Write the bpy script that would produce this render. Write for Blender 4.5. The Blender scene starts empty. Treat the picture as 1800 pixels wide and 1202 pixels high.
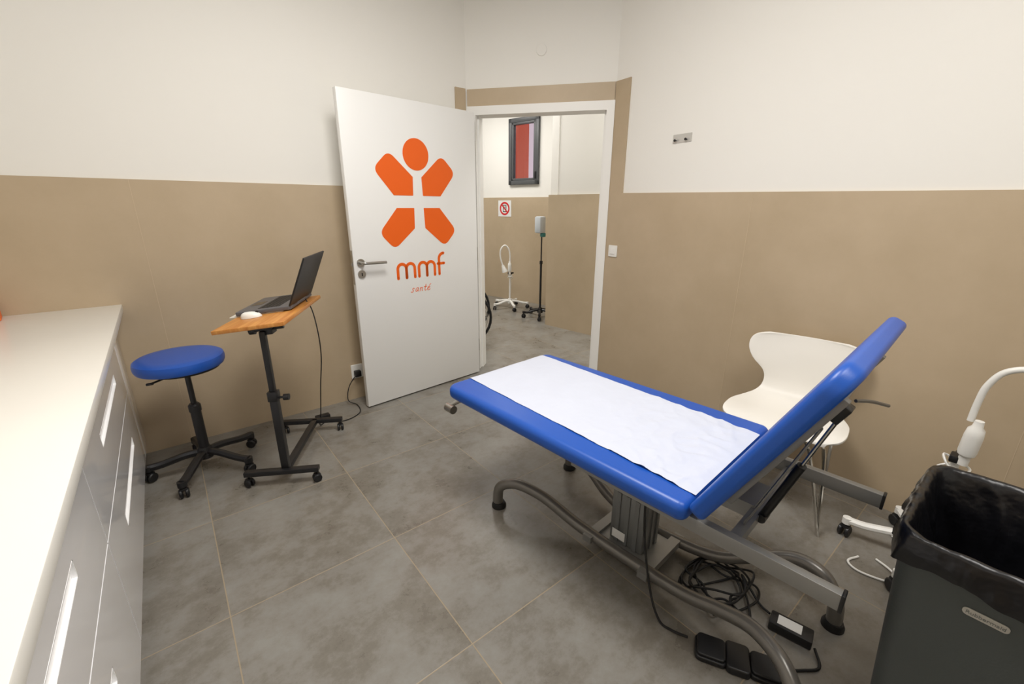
import bpy, bmesh, math, random
from mathutils import Vector, Matrix, noise
random.seed(7)
SC=bpy.context.scene
COL=SC.collection
try:
    SC.view_settings.view_transform='Standard'
except Exception: pass

# ------------------------------------------------------------------ materials
def srgb(r,g,b):
    f=lambda c:(c/255/12.92) if c/255<=0.04045 else ((c/255+0.055)/1.055)**2.4
    return (f(r),f(g),f(b),1)
def mat(name,col,rough=0.5,metal=0.0,var=0.04,nscale=6.0,bump=0.0,bscale=80,coat=0.0,emit=None,estr=0,alpha=None):
    m=bpy.data.materials.new(name); m.use_nodes=True
    nt=m.node_tree; n=nt.nodes; l=nt.links
    b=n['Principled BSDF']
    b.inputs['Roughness'].default_value=rough; b.inputs['Metallic'].default_value=metal
    b.inputs['Coat Weight'].default_value=coat
    tc=n.new('ShaderNodeTexCoord')
    nz=n.new('ShaderNodeTexNoise'); nz.inputs['Scale'].default_value=nscale; nz.inputs['Detail'].default_value=4
    l.new(tc.outputs['Object'],nz.inputs['Vector'])
    mx=n.new('ShaderNodeMix'); mx.data_type='RGBA'
    mx.inputs['A'].default_value=tuple(c*(1-var) for c in col[:3])+(1,)
    mx.inputs['B'].default_value=tuple(min(1,c*(1+var)) for c in col[:3])+(1,)
    l.new(nz.outputs['Fac'],mx.inputs['Factor']); l.new(mx.outputs['Result'],b.inputs['Base Color'])
    if bump>0:
        n2=n.new('ShaderNodeTexNoise'); n2.inputs['Scale'].default_value=bscale; n2.inputs['Detail'].default_value=3
        l.new(tc.outputs['Object'],n2.inputs['Vector'])
        bp=n.new('ShaderNodeBump'); bp.inputs['Strength'].default_value=bump; bp.inputs['Distance'].default_value=0.004
        l.new(n2.outputs['Fac'],bp.inputs['Height']); l.new(bp.outputs['Normal'],b.inputs['Normal'])
    if emit:
        b.inputs['Emission Color'].default_value=emit; b.inputs['Emission Strength'].default_value=estr
    return m
M={}
M['wall']=mat('painted_plaster_white',srgb(238,236,230),0.7,var=0.012,nscale=2,bump=0.04,bscale=120)
M['ceil']=mat('ceiling_white',srgb(242,241,239),0.8,var=0.01)
M['doorwhite']=mat('door_lacquer',srgb(237,237,235),0.35,var=0.01,nscale=2)
M['frame']=mat('frame_lacquer',srgb(241,240,236),0.4,var=0.01)
M['gloss']=mat('gloss_white_front',srgb(252,252,254),0.07,var=0.003,coat=0.6)
M['counter']=mat('counter_cream',srgb(238,236,229),0.28,var=0.012,nscale=3)
M['alu']=mat('white_metal_grip',srgb(254,254,255),0.3,metal=0.0,var=0.01)
M['steel']=mat('satin_steel',srgb(182,180,175),0.28,metal=1.0,var=0.04)
M['plate']=mat('light_metal_plate',srgb(200,198,192),0.3,metal=0.3,var=0.04)
M['chrome']=mat('chrome',srgb(215,213,208),0.14,metal=1.0,var=0.02)
M['blue']=mat('blue_vinyl',srgb(28,84,178),0.34,var=0.05,nscale=4,bump=0.06,bscale=400)
M['blackp']=mat('black_plastic',srgb(24,24,26),0.42,var=0.1)
M['laptopgrey']=mat('dark_grey_laptop_plastic',srgb(92,92,96),0.4,var=0.06)
M['blackm']=mat('black_powdercoat',srgb(27,27,29),0.35,var=0.08,bump=0.05,bscale=300)
M['rubber']=mat('black_rubber',srgb(16,16,17),0.6,var=0.1)
M['keys']=mat('black_keys',srgb(30,30,33),0.5,var=0.1)
M['screen']=mat('screen_off',srgb(14,15,18),0.15,var=0.05)
M['greytube']=mat('grey_tube_paint',srgb(120,117,112),0.3,metal=0.4,var=0.04)
M['greyrail']=mat('grey_rail',srgb(150,150,148),0.35,metal=0.45,var=0.04)
M['colalu']=mat('column_anodised',srgb(132,134,134),0.35,metal=0.5,var=0.04)
M['paper']=mat('couch_paper',srgb(207,212,226),0.85,var=0.03,nscale=12,bump=0.5,bscale=26)
M['whitep']=mat('white_plastic',srgb(238,237,232),0.35,var=0.015)
M['shell']=mat('chair_shell_white',srgb(240,237,230),0.4,var=0.015)
M['bin']=mat('grey_bin_plastic',srgb(78,84,84),0.45,var=0.05,bump=0.1,bscale=200)
M['binlight']=mat('grey_letter_plastic',srgb(120,124,122),0.45,var=0.05)
M['bag']=mat('black_bin_liner',srgb(18,18,22),0.28,var=0.1,bump=0.8,bscale=14)
M['bag'].node_tree.nodes['Bump'].inputs['Distance'].default_value=.010
M['orange']=mat('orange_vinyl',srgb(240,100,12),0.45,var=0.02)
M['orangebox']=mat('orange_card',srgb(240,120,50),0.6,var=0.04)
M['anthr']=mat('anthracite_frame',srgb(82,84,86),0.4,var=0.05)
M['red']=mat('red_paint',srgb(205,28,34),0.5,var=0.03)
M['label']=mat('label_white',srgb(232,232,230),0.5,var=0.02)
M['dispenser']=mat('dispenser_grey',srgb(196,202,206),0.3,var=0.03)
M['teal']=mat('teal_plastic',srgb(60,130,125),0.4,var=0.05)
M['glass']=mat('window_glass',srgb(252,252,254),0.02,var=0.0)
M['glass'].node_tree.nodes['Principled BSDF'].inputs['Transmission Weight'].default_value=1.0
M['outred']=mat('outside_red_daylit_glow',srgb(60,30,24),0.8,emit=srgb(184,80,60),estr=0.85)  # emission stands in for daylight on the red wall outside
M['outpale']=mat('outside_pale_daylit_glow',srgb(80,76,82),0.8,emit=srgb(216,200,212),estr=0.85)  # daylight on the pale outside wall is put in as glow

def wood():
    m=bpy.data.materials.new('warm_wood'); m.use_nodes=True
    nt=m.node_tree;n=nt.nodes;l=nt.links;b=n['Principled BSDF']
    tc=n.new('ShaderNodeTexCoord'); mp=n.new('ShaderNodeMapping'); mp.inputs['Scale'].default_value=(60,4,20)
    nz=n.new('ShaderNodeTexNoise'); nz.inputs['Scale'].default_value=1.2; nz.inputs['Detail'].default_value=6
    cr=n.new('ShaderNodeValToRGB')
    cr.color_ramp.elements[0].position=.3; cr.color_ramp.elements[0].color=srgb(184,116,50)
    cr.color_ramp.elements[1].position=.75; cr.color_ramp.elements[1].color=srgb(214,154,82)
    l.new(tc.outputs['Object'],mp.inputs['Vector']);l.new(mp.outputs['Vector'],nz.inputs['Vector'])
    l.new(nz.outputs['Fac'],cr.inputs['Fac']);l.new(cr.outputs['Color'],b.inputs['Base Color'])
    b.inputs['Roughness'].default_value=.4
    return m
M['wood']=wood()

def panelmat():
    m=bpy.data.materials.new('beige_wall_panel'); m.use_nodes=True
    nt=m.node_tree;n=nt.nodes;l=nt.links;b=n['Principled BSDF']
    g=n.new('ShaderNodeNewGeometry')
    nz=n.new('ShaderNodeTexNoise'); nz.inputs['Scale'].default_value=1.6; nz.inputs['Detail'].default_value=8; nz.inputs['Roughness'].default_value=.65
    l.new(g.outputs['Position'],nz.inputs['Vector'])
    cr=n.new('ShaderNodeValToRGB')
    cr.color_ramp.elements[0].position=.3; cr.color_ramp.elements[0].color=srgb(180,161,133)
    cr.color_ramp.elements[1].position=.7; cr.color_ramp.elements[1].color=srgb(194,175,148)
    l.new(nz.outputs['Fac'],cr.inputs['Fac']);l.new(cr.outputs['Color'],b.inputs['Base Color'])
    n2=n.new('ShaderNodeTexNoise'); n2.inputs['Scale'].default_value=60
    l.new(g.outputs['Position'],n2.inputs['Vector'])
    bp=n.new('ShaderNodeBump');bp.inputs['Strength'].default_value=.06;bp.inputs['Distance'].default_value=.003
    l.new(n2.outputs['Fac'],bp.inputs['Height']);l.new(bp.outputs['Normal'],b.inputs['Normal'])
    b.inputs['Roughness'].default_value=.45
    return m
M['panel']=panelmat()
M['seam']=mat('panel_joint',srgb(200,182,154),0.6)

def floormat():
    m=bpy.data.materials.new('grey_stoneware_tiles'); m.use_nodes=True
    nt=m.node_tree;n=nt.nodes;l=nt.links;b=n['Principled BSDF']
    g=n.new('ShaderNodeNewGeometry')
    T=0.613
    sp=n.new('ShaderNodeSeparateXYZ'); l.new(g.outputs['Position'],sp.inputs[0])
    def math_(op,a,bv=None,c=None):
        q=n.new('ShaderNodeMath');q.operation=op
        for i,v in enumerate((a,bv,c)):
            if v is None: continue
            if isinstance(v,(int,float)): q.inputs[i].default_value=v
            else: l.new(v,q.inputs[i])
        return q.outputs[0]
    ux=math_('DIVIDE',math_('ADD',sp.outputs['X'],0.05),T)
    uy=math_('DIVIDE',math_('SUBTRACT',sp.outputs['Y'],0.906),T)
    def edge(v):
        fr=math_('FRACT',v)
        return math_('SUBTRACT',0.5,math_('ABSOLUTE',math_('SUBTRACT',fr,0.5)))
    e=math_('MINIMUM',edge(ux),edge(uy))
    gr=n.new('ShaderNodeMapRange'); gr.inputs['From Min'].default_value=0.0022; gr.inputs['From Max'].default_value=0.0042
    l.new(e,gr.inputs['Value'])
    cb=n.new('ShaderNodeCombineXYZ'); l.new(math_('FLOOR',ux),cb.inputs[0]); l.new(math_('FLOOR',uy),cb.inputs[1])
    wn=n.new('ShaderNodeTexWhiteNoise'); wn.noise_dimensions='3D'; l.new(cb.outputs[0],wn.inputs['Vector'])
    sc=n.new('ShaderNodeVectorMath'); sc.operation='SCALE'; sc.inputs['Scale'].default_value=7.0; l.new(wn.outputs['Color'],sc.inputs[0])
    ad=n.new('ShaderNodeVectorMath'); ad.operation='ADD'; l.new(g.outputs['Position'],ad.inputs[0]); l.new(sc.outputs[0],ad.inputs[1])
    n1=n.new('ShaderNodeTexNoise'); n1.inputs['Scale'].default_value=3.6; n1.inputs['Detail'].default_value=12; n1.inputs['Roughness'].default_value=.72
    l.new(ad.outputs[0],n1.inputs['Vector'])
    mp=n.new('ShaderNodeMapping'); mp.inputs['Scale'].default_value=(10,15,10); l.new(ad.outputs[0],mp.inputs['Vector'])
    n2=n.new('ShaderNodeTexNoise'); n2.inputs['Scale'].default_value=1.6; n2.inputs['Detail'].default_value=9; n2.inputs['Roughness'].default_value=.78
    l.new(mp.outputs[0],n2.inputs['Vector'])
    fm=math_('ADD',math_('MULTIPLY',n1.outputs['Fac'],.72),math_('MULTIPLY',n2.outputs['Fac'],.28))
    cr=n.new('ShaderNodeValToRGB'); r=cr.color_ramp
    r.elements[0].position=.36; r.elements[0].color=srgb(110,104,95)
    r.elements[1].position=.61; r.elements[1].color=srgb(140,138,132)
    q=r.elements.new(.455); q.color=srgb(122,117,108)
    q=r.elements.new(.51); q.color=srgb(132,128,121)
    l.new(fm,cr.inputs['Fac'])
    mx=n.new('ShaderNodeMix'); mx.data_type='RGBA'; mx.inputs['A'].default_value=srgb(158,144,122)
    l.new(gr.outputs[0],mx.inputs['Factor']); l.new(cr.outputs['Color'],mx.inputs['B']); l.new(mx.outputs['Result'],b.inputs['Base Color'])
    rr=n.new('ShaderNodeMapRange'); rr.inputs['To Min'].default_value=.22; rr.inputs['To Max'].default_value=.36
    l.new(n1.outputs['Fac'],rr.inputs['Value']); l.new(rr.outputs[0],b.inputs['Roughness'])
    bp=n.new('ShaderNodeBump');bp.inputs['Strength'].default_value=.3;bp.inputs['Distance'].default_value=.003
    l.new(gr.outputs[0],bp.inputs['Height']);l.new(bp.outputs['Normal'],b.inputs['Normal'])
    return m
M['floor']=floormat()

# ------------------------------------------------------------------ geometry helpers
def T(loc=(0,0,0),rot=(0,0,0)):
    from mathutils import Euler
    return Matrix.Translation(loc)@Euler([math.radians(a) for a in rot]).to_matrix().to_4x4()
def frame_m(o,x,y,z):
    m=Matrix.Identity(4)
    for i,v in enumerate((x,y,z,o)):
        v=Vector(v)
        for k in range(3): m[k][i]=v[k]
    return m
def align(p0,p1):
    p0=Vector(p0);p1=Vector(p1);d=(p1-p0).normalized()
    q=Vector((0,0,1)).rotation_difference(d)
    return Matrix.Translation(p0)@q.to_matrix().to_4x4()
class G:
    def __init__(s): s.v=[];s.f=[];s.sm=[]
    def add(s,vs,fs,smooth=False,m=None):
        o=len(s.v)
        for v in vs:
            v=Vector(v)
            s.v.append(m@v if m else v)
        for f in fs: s.f.append([o+i for i in f]); s.sm.append(smooth)
        return s
    def box(s,c,d,m=None,b=0.0):
        x,y,z=[k/2 for k in d]
        if b<=0:
            vs=[(sx*x,sy*y,sz*z) for sx in(-1,1) for sy in(-1,1) for sz in(-1,1)]
            fs=[(0,1,3,2),(4,6,7,5),(0,4,5,1),(2,3,7,6),(0,2,6,4),(1,5,7,3)]
            mm=Matrix.Translation(c) if m is None else m@Matrix.Translation(c)
            return s.add(vs,fs,False,mm)
        bm=bmesh.new(); bmesh.ops.create_cube(bm,size=1)
        for v in bm.verts: v.co=Vector((v.co.x*d[0],v.co.y*d[1],v.co.z*d[2]))
        bmesh.ops.bevel(bm,geom=bm.edges[:],offset=min(b,min(d)*.49),segments=2,affect='EDGES',profile=.5)
        bm.verts.index_update()
        vs=[v.co.copy() for v in bm.verts]; fs=[[v.index for v in f.verts] for f in bm.faces]; bm.free()
        mm=Matrix.Translation(c) if m is None else m@Matrix.Translation(c)
        return s.add(vs,fs,False,mm)
    def lathe(s,prof,n=32,m=None,smooth=True):
        vs=[];fs=[]
        k=len(prof)
        for i in range(n):
            a=2*math.pi*i/n
            for r,z in prof: vs.append((r*math.cos(a),r*math.sin(a),z))
        for i in range(n):
            j=(i+1)%n
            for t in range(k-1):
                fs.append((i*k+t,j*k+t,j*k+t+1,i*k+t+1))
        if prof[0][0]>1e-6: fs.append([i*k for i in range(n)][::-1])
        if prof[-1][0]>1e-6: fs.append([i*k+k-1 for i in range(n)])
        return s.add(vs,fs,smooth,m)
    def cyl(s,p0,p1,r0,r1=None,n=20,m=None):
        if r1 is None:r1=r0
        L=(Vector(p1)-Vector(p0)).length
        a=align(p0,p1)
        if m: a=m@a
        return s.lathe([(r0,0),(r1,L)],n,a)
    def tube(s,pts,r,n=10,sub=6,m=None,flat=None,closed=False,radii=None):
        P=[Vector(p) for p in pts]
        Q=[];RR=[]
        if sub>1 and len(P)>2:
            N=len(P); rng=range(N if closed else N-1)
            for i in rng:
                p0=P[(i-1)%N] if (closed or i>0) else P[0]*2-P[1]
                p1=P[i];p2=P[(i+1)%N]
                p3=P[(i+2)%N] if (closed or i+2<N) else P[-1]*2-P[-2]
                for k in range(sub):
                    t=k/sub
                    Q.append(.5*((2*p1)+(p2-p0)*t+(2*p0-5*p1+4*p2-p3)*t*t+(3*p1-p0-3*p2+p3)*t**3))
                    if radii: RR.append(radii[i]*(1-t)+radii[(i+1)%N]*t)
            if not closed: 
                Q.append(P[-1]); 
                if radii: RR.append(radii[-1])
        else: Q=P; RR=list(radii) if radii else []
        K=len(Q)
        tan=[]
        for i in range(K):
            a=Q[(i-1)%K] if (closed or i>0) else Q[i]; b=Q[(i+1)%K] if (closed or i<K-1) else Q[i]
            tan.append((b-a).normalized())
        up=Vector((0,0,1)) if abs(tan[0].z)<.9 else Vector((0,1,0))
        nrm=(up-tan[0]*up.dot(tan[0])).normalized()
        vs=[];fs=[]
        for i in range(K):
            if i>0:
                q=tan[i-1].rotation_difference(tan[i]); nrm=q@nrm
                nrm=(nrm-tan[i]*nrm.dot(tan[i])).normalized()
            bn=tan[i].cross(nrm)
            rr=RR[i] if radii else r
            for j in range(n):
                a=2*math.pi*(j+.5)/n
                if flat: c=(math.copysign(1,math.cos(a))*flat[0]/2,math.copysign(1,math.sin(a))*flat[1]/2) if n==4 else (math.cos(a)*flat[0],math.sin(a)*flat[1])
                else: c=(math.cos(a)*rr,math.sin(a)*rr)
                vs.append(Q[i]+bn*c[0]+nrm*c[1])
        for i in range(K if closed else K-1):
            i2=(i+1)%K
            for j in range(n):
                j2=(j+1)%n
                fs.append((i*n+j,i*n+j2,i2*n+j2,i2*n+j))
        if not closed:
            fs.append(list(range(n))[::-1]); fs.append([(K-1)*n+j for j in range(n)])
        return s.add(vs,fs,n>4,m)
    def pad(s,w,l,rc,t,re,m=None,seg=8,es=5,smooth=True):
        if isinstance(rc,(int,float)): rc=[rc]*4
        def ring(d,z):
            out=[]
            cs=[(-w/2,0,180),(w/2,0,270),(w/2,l,0),(-w/2,l,90)]
            sg=[(1,1),(-1,1),(-1,-1),(1,-1)]
            for (cx,cy,a0),(sx,sy),R in zip(cs,sg,rc):
                for k in range(seg+1):
                    a=math.radians(a0+90*k/seg)
                    r2=max(R-d,0.0005)
                    ox=cx+sx*max(R,d+.0005); oy=cy+sy*max(R,d+.0005)
                    out.append((ox+r2*math.cos(a),oy+r2*math.sin(a),z))
            return out
        rows=[]
        for k in range(es+1):
            a=math.pi/2*k/es; rows.append(ring(re*(1-math.sin(a)),re*(1-math.cos(a))))
        for k in range(es+1):
            a=math.pi/2*k/es; rows.append(ring(re*(1-math.cos(a)),t-re+re*math.sin(a)))
        N=len(rows[0]); vs=[p for r_ in rows for p in r_]; fs=[]
        for i in range(len(rows)-1):
            for j in range(N):
                j2=(j+1)%N; fs.append((i*N+j,i*N+j2,(i+1)*N+j2,(i+1)*N+j))
        fs.append(list(range(N))[::-1]); fs.append([(len(rows)-1)*N+j for j in range(N)])
        return s.add(vs,fs,smooth,m)
    def prism(s,poly,t,m=None):
        N=len(poly)
        vs=[(x,y,0) for x,y in poly]+[(x,y,t) for x,y in poly]
        fs=[list(range(N))[::-1],[N+i for i in range(N)]]+[(i,(i+1)%N,N+(i+1)%N,N+i) for i in range(N)]
        return s.add(vs,fs,False,m)
    def obj(s,name,material,parent=None,label=None,mw=None,kind=None,sharp=35):
        me=bpy.data.meshes.new(name); me.from_pydata([tuple(v) for v in s.v],[],s.f); 
        me.materials.append(M[material] if isinstance(material,str) else material)
        for p,sm in zip(me.polygons,s.sm): p.use_smooth=sm
        me.update()
        bm=bmesh.new();bm.from_mesh(me);bmesh.ops.recalc_face_normals(bm,faces=bm.faces[:]);bm.to_mesh(me);bm.free()
        try: me.set_sharp_from_angle(angle=math.radians(sharp))
        except Exception: pass
        o=bpy.data.objects.new(name,me); COL.objects.link(o)
        if parent: o.parent=parent
        if mw is not None: o.matrix_local=mw
        if label: o['label']=label
        if kind: o['kind']=kind
        return o
def root(name,label,cat,mw=None,kind=None,group=None):
    e=bpy.data.objects.new(name,None); e.empty_display_size=.1; COL.objects.link(e)
    if mw is not None: e.matrix_world=mw
    if label: e['label']=label
    if cat: e['category']=cat
    if kind: e['kind']=kind
    if group: e['group']=group
    return e
def tag(o,label,cat,group=None):
    o['label']=label;o['category']=cat
    if group:o['group']=group
    return o
def text_mesh(body,size,name,material,parent,m,ext=.0005,shear=0,label=None):
    cu=bpy.data.curves.new(name,'FONT');cu.body=body;cu.size=size;cu.align_x='CENTER';cu.extrude=ext;cu.shear=shear
    to=bpy.data.objects.new(name+'_tmp',cu);COL.objects.link(to)
    bpy.context.view_layer.update()
    me=bpy.data.meshes.new_from_object(to.evaluated_get(bpy.context.evaluated_depsgraph_get()))
    bpy.data.objects.remove(to)
    me.materials.clear();me.materials.append(M[material])
    o=bpy.data.objects.new(name,me);COL.objects.link(o);o.parent=parent;o.matrix_local=m
    if label:o['label']=label
    return o

# ------------------------------------------------------------------ room shell
CH=3.0
def struct(g,name,material): return g.obj(name,material,kind='structure')
def seg(g,a,b,z0,z1,off0,off1):
    a=Vector(a);b=Vector(b);d=(b-a).normalized();n=Vector((-d.y,d.x))
    p=[a+n*off0,b+n*off0,b+n*off1,a+n*off1]
    vs=[(q.x,q.y,z0) for q in p]+[(q.x,q.y,z1) for q in p]
    g.add(vs,[(0,3,2,1),(4,5,6,7),(0,1,5,4),(1,2,6,5),(2,3,7,6),(3,0,4,7)])
    return g
C1=(2.0,3.06);C2=(2.692,2.20)
R0=(2.692,2.20);R1=(2.50,0.20)
rd=Vector((R1[0]-R0[0],R1[1]-R0[1])).normalized()
RE=(R0[0]+rd.x*4.1,R0[1]+rd.y*4.1)
dd=Vector((C2[0]-C1[0],C2[1]-C1[1])).normalized(); dn=Vector((-dd.y,dd.x))
def onr(s,off=0):
    n=Vector((rd.y,-rd.x))
    return Vector(R0)+rd*s+n*off
struct(G().box((2.2,2.2,-.05),(6.8,10.0,.1)),'floor','floor')
struct(G().box((2.2,2.2,CH+.05),(6.8,10.0,.1)),'ceiling','ceil')
g=G(); seg(g,(-.9,3.06),(2.0,3.06),0,CH,0,.1); struct(g,'wall_north','wall')
g=G(); seg(g,(-.88,-1.9),(-.88,3.06),0,CH,0,.1); struct(g,'wall_west','wall')
g=G(); seg(g,RE,(-.9,RE[1]),0,CH,0,-.1) ; struct(g,'wall_south','wall')
g=G(); seg(g,R0,RE,0,CH,0,.1); struct(g,'wall_east','wall')
def dw(s,off=0): return Vector(C1)+dd*s+dn*off
DWL=(Vector(C2)-Vector(C1)).length
g=G(); seg(g,C1,dw(.06),0,CH,0,.1); seg(g,dw(1.06),dw(DWL+.02),0,CH,.0005,.1); seg(g,dw(.06),dw(1.06),2.05,CH,0,.1); struct(g,'wall_northeast','wall')
g=G(); seg(g,dw(.004),dw(.075),0,2.10,-.018,.12); seg(g,dw(1.045),dw(1.10),0,2.10,-.018,.12); seg(g,dw(.075),dw(1.045),2.04,2.10,-.018,.12)
seg(g,dw(.075),dw(.09),0,2.04,.03,.12); seg(g,dw(1.03),dw(1.045),0,2.04,.03,.12)
struct(g,'trim_1','frame')
PH=1.51
g=G(); seg(g,(-.88,3.06),(1.90,3.06),0,PH,-.012,0); seg(g,(1.90,3.06),(1.988,3.06),0,2.22,-.012,0); struct(g,'trim_2','panel')
g=G(); seg(g,dw(0.012),dw(1.095),2.10,2.215,-.012,0); struct(g,'trim_3','panel')
g=G(); 
b=onr(3.9)
p=[onr(.135,0),b,onr(3.9,.012),onr(.135,.012)]
zz=[1.480,1.42,1.42,1.480]
vs=[(q.x,q.y,0) for q in p]+[(q.x,q.y,z) for q,z in zip(p,zz)]
g.add(vs,[(0,3,2,1),(4,5,6,7),(0,1,5,4),(1,2,6,5),(2,3,7,6),(3,0,4,7)])
p=[onr(.002,0),onr(.135,0),onr(.135,.012),onr(.002,.012)]
vs=[(q.x,q.y,0) for q in p]+[(q.x,q.y,2.215) for q in p]
g.add(vs,[(0,3,2,1),(4,5,6,7),(0,1,5,4),(1,2,6,5),(2,3,7,6),(3,0,4,7)])
struct(g,'trim_4','panel')
g=G(); seg(g,(-.868,3.048),(-.868,-1.8),0,PH,-.0,-.012) ; struct(g,'trim_5','panel')
g=G()
for x in (-.07,1.13): seg(g,(x,3.06),(x+.0025,3.06),0,PH-.002,-.0132,-.012)
struct(g,'trim_6','seam')
g=G()
for s_ in (1.09,2.29):
    q0=onr(s_,.012); seg(g,q0,onr(s_+.0025,.012),0,1.43,0,-.0012)
struct(g,'trim_7','seam')
def cw(y): return 4.01+.212*(5.77-y)
A=(cw(6.7),6.7);B=(cw(3.73),3.73);P1=(3.54,3.73);P2=(3.62,3.04)
WY0,WY1=4.70,5.21
g=G()
pa=(cw(WY1),WY1);pb=(cw(WY0),WY0)
seg(g,A,pa,0,CH,0,.12);seg(g,pb,B,0,CH,0,.12);seg(g,pa,pb,0,1.68,0,.12);seg(g,pa,pb,2.54,CH,0,.12)
struct(g,'wall_corridor_east','wall')
g=G(); seg(g,B,P1,0,CH,0,.1); seg(g,P1,P2,0,CH,0,.1); seg(g,P2,(4.6,3.04),0,CH,0,.1); struct(g,'wall_corridor_pier','wall')
g=G(); seg(g,A,B,0,PH,-.012,0); struct(g,'trim_8','panel')
g=G(); seg(g,B,P1,0,PH,-.012,0); seg(g,(P1[0]-.012,P1[1]+.012),P2,0,PH,-.012,0); seg(g,(P2[0]-.01,P2[1]),(4.6,3.04),0,PH,-.012,0); struct(g,'trim_9','panel')
g=G(); seg(g,(.9,6.7),(4.2,6.7),0,CH,0,.1); struct(g,'wall_corridor_north','wall')
g=G(); seg(g,(.9,3.16),(.9,6.7),0,CH,0,.1); struct(g,'wall_corridor_west','wall')
g=G(); seg(g,(4.6,1.4),(2.75,1.4),0,CH,0,.1); seg(g,(4.6,3.04),(4.6,1.4),0,CH,0,.1); struct(g,'wall_corridor_south','wall')
def window(name,y0,y1,z0,z1):
    a=Vector((cw(y1),y1));b=Vector((cw(y0),y0)); L=(b-a).length;d=(b-a).normalized();n=Vector((-d.y,d.x))
    m=frame_m((a.x,a.y,0),(d.x,d.y,0),(n.x,n.y,0),(0,0,1))
    r_=root(name,None,None,m,kind='structure')
    g=G();w=.055
    for cx,cz,sx,sz in ((w/2,(z0+z1)/2,w,z1-z0),(L-w/2,(z0+z1)/2,w,z1-z0),(L/2,z0+w/2,L,w),(L/2,z1-w/2,L,w)):
        g.box((cx,.0,cz),(sx,.08,sz),b=.004)
    g.obj('window_frame','anthr',r_)
    g=G();w2=.030
    for cx,cz,sx,sz in ((w+w2/2,(z0+z1)/2,w2,z1-z0-2*w),(L-w-w2/2,(z0+z1)/2,w2,z1-z0-2*w),(L/2,z0+w+w2/2,L-2*w,w2),(L/2,z1-w-w2/2,L-2*w,w2)):
        g.box((cx,-.005,cz),(sx,.06,sz),b=.004)
    g.obj('window_sash','anthr',r_)
    g=G().box((L/2,.01,(z0+z1)/2),(L-2*(w+w2)+.01,.006,z1-z0-2*(w+w2)+.01)); g.obj('glass_pane','glass',r_)
    g=G().box((L-w/2-.01,-.05,z0+.12),(.02,.02,.09),b=.004); g.obj('window_handle','blackp',r_)
    return r_
window('window_1',WY0,WY1,1.68,2.54)
window('window_2',5.80,6.25,1.75,2.45)
struct(G().box((5.1,6.58,2.2),(.1,1.18,3.0)),'wall_outside_red','outred')
struct(G().box((5.35,5.0,2.2),(.1,3.4,3.4)),'wall_outside_pale','outpale')

o=G().lathe([(0,0),(.035,0),(.038,.003),(.036,.005),(0,.006)],32,frame_m((*dw(.567,-.0),2.44),(dd.x,dd.y,0),(0,0,1),(-dn.x,-dn.y,0))).obj('wall_cover','wall')
tag(o,'small round white blanking cover on the white wall','wall cover')

# ------------------------------------------------------------------ door
DL=1.024
dm=frame_m((.95,2.82,0),(1.02/DL,.09/DL,0),(-.09/DL,1.02/DL,0),(0,0,1))
door=root('door_1','open white door with orange figure logo and steel handle','door',dm,kind='structure')
G().box((DL/2,.02,1.026),(DL,.04,2.03),b=.002).obj('door_leaf','doorwhite',door)
def rounded(poly,rad,n=6):
    out=[];N=len(poly)
    for i in range(N):
        p=Vector(poly[i]);a=Vector(poly[i-1]);b=Vector(poly[(i+1)%N])
        u_=(a-p).normalized();v_=(b-p).normalized();r=rad[i]
        if r<=0: out.append(tuple(p));continue
        s0=p+u_*r;s1=p+v_*r
        for k in range(n+1):
            t=k/n; out.append(tuple(s0*(1-t)**2+p*2*t*(1-t)+s1*t*t))
    return out
vm=frame_m((0,-.0002,0),(1,0,0),(0,0,1),(0,-1,0))
g=G()
g.prism([(.508+.1*math.cos(a*math.pi/24),1.716+.101*math.sin(a*math.pi/24)) for a in range(48)],.0012,vm)
up_=[(.188,1.612),(.303,1.724),(.474,1.573),(.469,1.452),(.322,1.452)]
lo_=[(.196,1.212),(.337,1.372),(.471,1.372),(.466,1.235),(.302,1.100)]
g.prism(rounded(up_,[.05,.05,.004,.004,.004]),.0012,vm)
g.prism(rounded([(1.016-x,z) for x,z in up_],[.05,.05,.004,.004,.004]),.0012,vm)
g.prism(rounded(lo_,[.05,.004,.004,.004,.05]),.0012,vm)
g.prism(rounded([(1.018-x,z) for x,z in lo_],[.05,.004,.004,.004,.05]),.0012,vm)
g.obj('logo_emblem','orange',door,label='orange figure emblem of a round head and four limbs')
def ribbon(g,pts,w,m,t=.0012):
    P=[Vector(p) for p in pts];L=[];R=[]
    for i,p in enumerate(P):
        a=P[max(i-1,0)];b=P[min(i+1,len(P)-1)];d=(b-a).normalized();n=Vector((-d.y,d.x))*w/2
        L.append(p+n);R.append(p-n)
    for i in range(len(P)-1):
        g.prism([tuple(R[i]),tuple(R[i+1]),tuple(L[i+1]),tuple(L[i])],t,m)
    for p in (P[0],P[-1]):
        g.prism([(p.x+w/2*math.cos(a*math.pi/8),p.y+w/2*math.sin(a*math.pi/8)) for a in range(16)],t,m)
g=G();zb=.898;xh=.098;sw=.021
def letter_m(x0,w):
    hw=w/4
    for k in range(2):
        cx=x0+hw+2*hw*k
        arc=[(cx+hw*math.cos(math.pi*(1-i/12)),zb+xh-hw+hw*math.sin(math.pi*(1-i/12))) for i in range(13)]
        ribbon(g,[(cx-hw,zb)]+arc+[(cx+hw,zb)],sw,vm)
letter_m(.310,.135);letter_m(.480,.135)
fx=.655
ribbon(g,[(fx,zb),(fx,zb+.112)]+[(fx+.04-.04*math.cos(i*math.pi/16),zb+.112+.04*math.sin(i*math.pi/16)) for i in range(9)],sw,vm)
ribbon(g,[(fx-.012,zb+.078),(fx+.044,zb+.078)],sw*.9,vm)
g.obj('logo_lettering','orange',door,label='orange rounded lettering mmf')
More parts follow.
